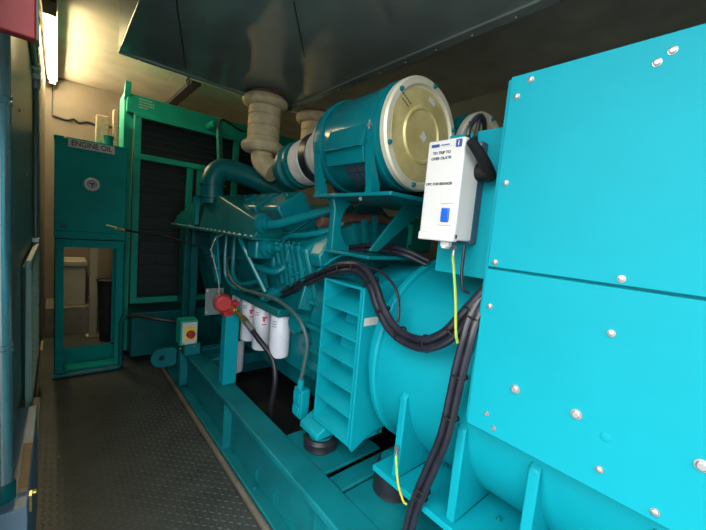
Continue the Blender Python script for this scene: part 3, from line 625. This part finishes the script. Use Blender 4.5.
# ================================================================== ISOLATOR SWITCH
iso = thing('isolator_switch', (.81, 2.9, .384), 'green box isolator with red rotary knob on a yellow plate', 'switch')
obj('case', MB().box((.740, 2.85, .475), (.872, 2.98, .675)), 'warm_green', iso, bevel=.006)
obj('bracket', MB().box((.78, 2.86, .384), (.90, 2.98, .475)), 'skid', iso, bevel=.003)
fp = obj('front_plate', MB().box((.752, 2.838, .485), (.864, 2.85, .662)), 'grey_plate', iso, bevel=.004)
obj('yellow_plate', MB().box((.772, 2.834, .52), (.846, 2.838, .622)), 'yellow', fp)
kn = obj('red_knob', MB().lathe([(.030, 0), (.034, .004), (.030, .02), (.026, .026), (0, .028)], (.812, 2.834, .568), (0, -1, 0), 20).box((.803, 2.79, .542), (.821, 2.81, .594), (0, 30, 0)), 'red', fp, bevel=.002)
for dx in (-.045, .045): inst('bolt', bolt_small, fp, (.808+dx, 2.838, .495), (0, -1, 0))
for p in ((.745, 2.85, .455), (.85, 2.85, .46)): inst('bolt', bolt_small, iso, p, (0, -1, 0))

# ================================================================== OIL TANK AND STAND
sd = thing('tank_stand', (.23, 3.98, 0), 'dark teal angle iron stand under the engine oil tank', 'stand')
x0, x1, y0, y1 = -.018, .476, 3.80, 4.10
def lbar(b, p, q, w=.055): return b
for (x, y, dx, dy) in ((x0, y0, 1, 1), (x1, y0, -1, 1), (x0, y1, 1, -1), (x1, y1, -1, -1)):
    ax, bx = sorted((x, x+dx*.062)); ay, by = sorted((y, y+dy*.006)); cx_, ex = sorted((x, x+dx*.006)); cy_, ey = sorted((y, y+dy*.06))
    obj('leg', MB().box((ax, ay, 0), (bx, by, 1.205)).box((cx_, cy_, 0), (ex, ey, 1.205)), 'tank', sd)
obj('top_rail', MB().prism([(x0, 1.215), (x1, 1.215), (x1-.05, 1.148), (x0+.05, 1.148)], 'y', y0-.004, y0), 'tank', sd)
obj('top_rail', MB().box((x0, y0, 1.205), (x1, y1, 1.215)), 'tank', sd)
obj('ledge', MB().box((x0-.004, y0-.008, 1.222), (x1+.004, y1, 1.285)), 'tank', sd, bevel=.006)
obj('drip_tray', MB().box((x0+.03, y0+.02, .012), (x1-.03, y1-.02, .02)).box((x0+.03, y1-.03, .012), (x1-.03, y1-.02, .15)).box((x0+.03, y0+.02, .012), (x1-.03, y0+.03, .05)), 'tank', sd)
obj('low_rail', MB().box((x0, y1-.006, .10), (x1, y1, .16)), 'tank', sd)
tk = thing('oil_tank', (.23, 3.97, 1.285), 'dark teal engine oil tank with white sign and round gauge', 'tank')
obj('tank_body', MB().box((-.022, 3.80, 1.285), (.478, 4.12, 2.06)), 'tank', tk, bevel=.006)
obj('top_lip', MB().box((-.026, 3.796, 2.05), (.482, 4.124, 2.065)), 'tank', tk, bevel=.003)
sg = obj('name_sign', MB().box((.065, 3.792, 1.987), (.382, 3.796, 2.052)), 'white', tk, label='white sign reading ENGINE OIL')
text('lettering', 'ENGINE OIL', .062, (.2235, 3.791, 2.02), FACE_MY, 'print', sg, sx=.84)
obj('sign_screw', MB().cyl((.045, 3.794, 2.055), (.045, 3.78, 2.055), .008, n=8), 'brass', tk)
ga = obj('gauge', MB().lathe([(.056, 0), (.056, .010), (.050, .016), (.040, .016), (.038, .012), (0, .012)], (.226, 3.80, 1.70), (0, -1, 0), 32), 'white', tk, label='white round gauge')
obj('gauge_face', MB().ring((.226, 3.788, 1.70), (0, -1, 0), .030, .034, .001).box((.221, 3.786, 1.675), (.231, 3.788, 1.705)).box((.205, 3.786, 1.70), (.247, 3.788, 1.712)), 'print_blue', ga)
obj('filler_neck', MB().lathe([(.034, 0), (.034, .07), (.039, .07), (.039, .09), (0, .092)], (.345, 3.88, 2.06), (0, 0, 1), 20), 'warm_green', tk)
obj('drain_plug', MB().lathe([(.02, 0), (.02, .01), (.012, .012), (.012, .02), (0, .02)], (.04, 3.80, 1.325), (0, -1, 0), 12), 'teal_dark', tk)
obj('outlet_valve', MB().cyl((.405, 3.80, 1.335), (.405, 3.75, 1.335), .013, n=8).cyl((.405, 3.755, 1.335), (.47, 3.74, 1.325), .012, n=8).box((.33, 3.745, 1.35), (.40, 3.757, 1.358), (0, 12, 0)), 'brass', tk, bevel=.001)
obj('oil_hose', MB().tube([(.47, 3.74, 1.325), (.60, 3.66, 1.31), (.74, 3.5, 1.30), (.88, 3.38, 1.265), (.95, 3.3, 1.24)], .010, 8), 'black', label='thin black hose from the oil tank valve to the engine', cat='hose')
obj('drain_pipe', MB().tube([(-.03, 3.765, .022), (.43, 3.765, .022), (.452, 3.765, .03), (.46, 3.765, .055), (.46, 3.765, .45), (.47, 3.765, .49), (.50, 3.76, .50)], .02, 12, smooth=False), 'teal_dark', label='dark teal pipe elbow along the foot of the tank stand', cat='pipe')
obj('drain_hose', MB().tube([(.50, 3.76, .50), (.58, 3.72, .52), (.70, 3.66, .50), (.86, 3.6, .47), (.99, 3.5, .45)], .018, 10), 'black', label='black hose from the stand pipe to the skid', cat='hose')
for n_, (a, b, l) in enumerate((((.262, 4.02, 2.066), (.36, 4.11, 2.345), 'yellowed foam block standing on the oil tank behind the sign'), ((.388, 4.02, 2.066), (.432, 4.11, 2.425), 'tall narrow pale foam strip on the oil tank next to the radiator'))):
    obj('foam_block', MB().box(a, b), 'foam', bevel=.008, label=l, cat='foam')

# ================================================================== RADIATOR
ra = thing('radiator', (1.45, 4.3, 0), 'tall green framed engine radiator with dark wire guards', 'radiator')
g = 'warm_green'; ry = 4.10
obj('core', MB().box((.60, ry+.17, .55), (2.42, ry+.30, 2.50)), 'core', ra)
fin = MB().box((-.9, -.006, -.004), (.9, .006, .004)).mesh('core_tube', 'wire')
for i in range(15): inst('core_tube', fin, ra, (1.51, ry+.165, .66+i*.128))
obj('top_beam', MB().box((.50, ry-.02, 2.45), (2.46, ry+.03, 2.625)).box((.50, ry+.03, 2.61), (2.46, ry+.4, 2.625)), g, ra, bevel=.005)
obj('side_post', MB().box((.485, ry+.03, .05), (.56, ry+.36, 2.64)), g, ra, bevel=.004)
obj('side_post', MB().box((2.40, ry+.03, .05), (2.475, ry+.36, 2.64)), g, ra, bevel=.004)
obj('lifting_tab', MB().prism([(ry-.06, 2.72), (ry-.02, 2.69), (ry+.06, 2.62), (ry+.06, 2.55), (ry-.03, 2.60)], 'x', .48, .53), g, ra, bevel=.003)
obj('frame_post', MB().box((.565, ry-.03, .56), (.625, ry+.02, 2.46)), g, ra, bevel=.004)
obj('frame_post', MB().box((1.06, ry-.03, .56), (1.12, ry+.02, 2.07)), g, ra, bevel=.004)
obj('frame_post', MB().box((1.16, ry-.02, .56), (1.22, ry+.02, 2.07)), g, ra, bevel=.004)
obj('frame_post', MB().box((1.55, ry-.03, .56), (1.61, ry+.02, 2.46)), g, ra, bevel=.004)
obj('frame_post', MB().box((2.30, ry-.03, .56), (2.36, ry+.02, 2.46)), g, ra, bevel=.004)
obj('cross_rail', MB().box((.565, ry-.035, 2.02), (2.36, ry+.02, 2.075)), g, ra, bevel=.004)
obj('cross_rail', MB().box((.565, ry-.035, .56), (2.36, ry+.02, .62)), g, ra, bevel=.004)
obj('cross_rail', MB().box((.565, ry-.035, 2.42), (2.36, ry+.02, 2.46)), g, ra, bevel=.004)
gb = MB().cyl((-.9, 0, 0), (.9, 0, 0), .004, n=6).mesh('guard_bar', 'wire')
for i in range(14): inst('guard_bar', gb, ra, (1.46, ry+.005, .70+i*.128))
wm = MB()
for i in range(60): wm.box((.62+i*.029, ry+.008, .62), (.6215+i*.029, ry+.0095, 2.42))
obj('wire_mesh', wm, 'wire', ra, kind='stuff', smooth=0)
obj('base', MB().box((.56, ry-.2, .05), (2.34, ry+.3, .50)), 'teal_dark', ra, bevel=.008)
obj('vent_stub', MB().lathe([(.036, 0), (.036, .14), (.028, .15), (0, .15)], (1.26, ry-.02, 2.50), (.15, -1, .12), 16), g, ra)
obj('filler_pipe', MB().cyl((1.33, ry-.14, 2.53), (1.38, ry-.14, 1.80), .030, n=14), g, ra)
obj('overflow_hose', MB().tube([(1.35, ry-.17, 2.10), (1.335, ry-.17, 2.35), (1.32, ry-.17, 2.52), (1.36, ry-.17, 2.575), (1.45, ry-.15, 2.56), (1.60, ry-.10, 2.53), (1.72, ry-.06, 2.56)], .012, 8), 'black', ra)
for q, l in enumerate((.11, .13, .12, .06)):
    b = MB(); x = .60
    while x < .60+l: b.box((x, ry-.0212, 2.590-.026*q), (x+.014, ry-.0198, 2.600-.026*q)); x += .019
    obj('print_line', b, 'pale_green', ra)

# ================================================================== LAMP
LZ = 2.93
lt = thing('strip_lamp', (-.05, 4.6, LZ), 'lit fluorescent strip lamp on the ceiling along the left wall', 'lamp')
obj('lamp_tray', MB().box((-.095, 3.35, LZ), (-.005, 5.58, ZC)), 'grey_plate', lt, bevel=.004)
obj('tube', MB().cyl((-.05, 3.60, LZ-.022), (-.05, 5.50, LZ-.022), .019, n=12), 'tube_light', lt)
obj('diffuser_end', MB().box((-.09, 3.35, LZ-.05), (-.01, 3.60, LZ)), 'tie', lt, bevel=.004)
obj('diffuser_end', MB().box((-.08, 5.52, LZ-.045), (-.02, 5.56, LZ)), 'grey_plate', lt, bevel=.004)
obj('power_cable', MB().tube([(-.05, 5.55, LZ-.04), (-.05, 5.60, 2.8), (-.05, 5.615, 2.56), (-.04, 5.615, 2.55)], .006, 6).tube([(-.05, 5.615, 2.55), (.08, 5.615, 2.53), (.14, 5.615, 2.56), (.2, 5.615, 2.53), (.28, 5.615, 2.56), (.42, 5.615, 2.55), (.9, 5.615, 2.6)], .012, 8), 'black', label='black cable strung along the back wall below the ceiling', cat='cable')

# ================================================================== LEFT SIDE FITTINGS
rc = thing('red_panel', (-.1, 1.27, 1.91), 'red steel panel jutting out high on the left wall', 'panel')
obj('sheet', MB().box((XL+.002, 1.25, 1.91), (-.043, 1.285, 2.45)), 'red_cab', rc, bevel=.004)
obj('edge_strip', MB().box((-.043, 1.252, 1.91), (-.038, 1.30, 2.45)), 'left_grey', rc, bevel=.001)
gp = thing('service_panel', (-.145, 2.5, .55), 'grey green sheet steel panel on the left wall beside the vertical pipe', 'panel')
obj('sheet', MB().box((XL+.003, 1.62, .55), (-.132, 3.30, 2.75)), 'left_grey', gp, bevel=.004)
for y, z in ((1.72, 2.2), (2.2, 1.9), (2.7, 1.65), (3.2, 1.9)): inst('bolt', bolt_small, gp, (-.132, y, z), (1, 0, 0))
pp = thing('vertical_pipe', (-.133, 1.5, .52), 'thick grey teal vertical pipe with clamps on the left wall', 'pipe')
obj('pipe', MB().cyl((-.133, 1.5, .52), (-.133, 1.5, 2.99), .0265, n=24), 'pipe_grey', pp)
obj('foot_collar', MB().lathe([(.033, 0), (.033, .05), (.029, .06)], (-.133, 1.5, .52), (0, 0, 1), 24), 'teal_dark', pp)
for z in (1.02, 1.78):
    obj('clamp', MB().lathe([(.027, 0), (.030, .002), (.030, .010), (.027, .012)], (-.133, 1.5, z), (0, 0, 1), 24).lathe([(.027, 0), (.030, .002), (.030, .008), (.027, .010)], (-.133, 1.5, z+.018), (0, 0, 1), 24).box((XL, 1.48, z+.004), (-.135, 1.52, z+.024)), 'pipe_grey', pp)
cn = thing('electrical_conduit', (-.12, 3.35, 1.2), 'grey conduit with junction fitting dropping down the left wall', 'conduit')
obj('down_pipe', MB().cyl((-.118, 3.36, 1.16), (-.118, 3.36, 2.34), .017, n=12), 'conduit', cn)
obj('junction', MB().box((-.145, 3.30, 2.33), (-.09, 3.42, 2.43)).cyl((-.118, 3.36, 2.28), (-.118, 3.36, 2.34), .025, n=14).cyl((-.118, 3.2, 2.39), (-.118, 3.32, 2.385), .026, n=14), 'galv', cn, bevel=.005)
obj('run_pipe', MB().tube([(-.118, 3.25, 2.39), (-.12, 2.9, 2.42), (-.125, 2.1, 2.48)], .017, 10), 'conduit', cn)
obj('run_pipe', MB().tube([(-.105, 3.3, 2.42), (-.105, 2.7, 2.50), (-.12, 2.1, 2.62)], .010, 8), 'conduit', cn)
obj('clip', MB().box((-.145, 3.33, 1.22), (-.10, 3.39, 1.25)), 'galv', cn)
vg = thing('vent_grille', (-.115, 2.6, .5), 'pale green framed vent grille standing on the left wall', 'grille')
ya, yb_, za, zb = 2.30, 3.28, .44, 1.215
obj('frame', MB().box((-.120, ya, za), (-.095, ya+.06, zb)).box((-.120, yb_-.06, za), (-.095, yb_, zb)).box((-.120, ya, zb-.05), (-.095, yb_, zb)).box((-.120, ya, za), (-.095, yb_, za+.05)), 'pale_green', vg, bevel=.006)
vs_ = MB().box((-.004, -.43, -.016), (.004, .43, .016)).mesh('slat', 'pale_green')
for i in range(12):
    o = inst('slat', vs_, vg, (-.108, (ya+yb_)/2, za+.085+i*.055)); o.rotation_euler = (0, R(28), 0)
for i in range(5): obj('divider', MB().box((-.108, ya+.18+i*.15, za+.05), (-.098, ya+.195+i*.15, zb-.05)), 'pale_green', vg)
obj('backing', MB().box((-.1315, ya+.05, za+.04), (-.118, yb_-.05, zb-.04)), 'teal_dark', vg)
bb = thing('floor_cabinet', (-.115, 1.75, 0), 'slate blue low cabinet at the foot of the vertical pipe', 'cabinet')
obj('body', MB().box((XL, 1.42, 0), (-.070, 2.18, .518)), 'box_blue', bb, bevel=.004)
obj('latch', MB().box((-.070, 1.50, .44), (-.062, 1.53, .50)).cyl((-.066, 1.56, .47), (-.052, 1.56, .47), .008, n=8), 'brass', bb, bevel=.001)
obj('timber_strip', MB().box((-.098, 1.50, .519), (-.072, 1.80, .535)), 'wood', bevel=.002, label='short strip of brown timber lying on the slate blue cabinet', cat='timber')
ob = obj('offcut_board', MB().box((-.108, 3.45, 0), (-.095, 3.70, .38), (0, 4, 0)), 'wood', label='small brown board leaning on the left wall past the vent grille', cat='board')

# ================================================================== THINGS BEHIND THE STAND
pc = thing('beige_cabinet', (.16, 5.4, .335), 'low beige steel cabinet seen through the tank stand', 'cabinet')
obj('body', MB().box((.02, 5.15, .335), (.262, 5.6, .80)), 'beige', pc, bevel=.006)
obj('lid', MB().box((.01, 5.13, .80), (.272, 5.6, .86)), 'beige', pc, bevel=.006)
obj('wooden_plinth', MB().box((-.10, 5.05, 0), (.62, 5.62, .335)), 'brown_tube', label='brown wooden plinth under the beige cabinet at the back wall', cat='plinth', bevel=.006)
ps = thing('beige_post', (.33, 4.95, 0), 'beige steel post with base plate behind the tank stand', 'post')
obj('shaft', MB().box((.285, 4.91, .012), (.36, 4.99, 2.2)), 'beige', ps, bevel=.004)
obj('base_plate', MB().box((.26, 4.88, 0), (.385, 5.02, .012)), 'beige', ps)
bn = thing('waste_bin', (.44, 4.72, 0), 'dark plastic bin behind the tank stand', 'bin')
obj('shell', MB().lathe([(0, .0), (.075, 0), (.105, .70), (.10, .70), (.07, .01), (0, .01)], (.445, 4.72, 0), (0, 0, 1), 24), 'dark', bn)
obj('rim', MB().torus((.445, 4.72, .70), (0, 0, 1), .106, .012, 24, 8), 'dark', bn)
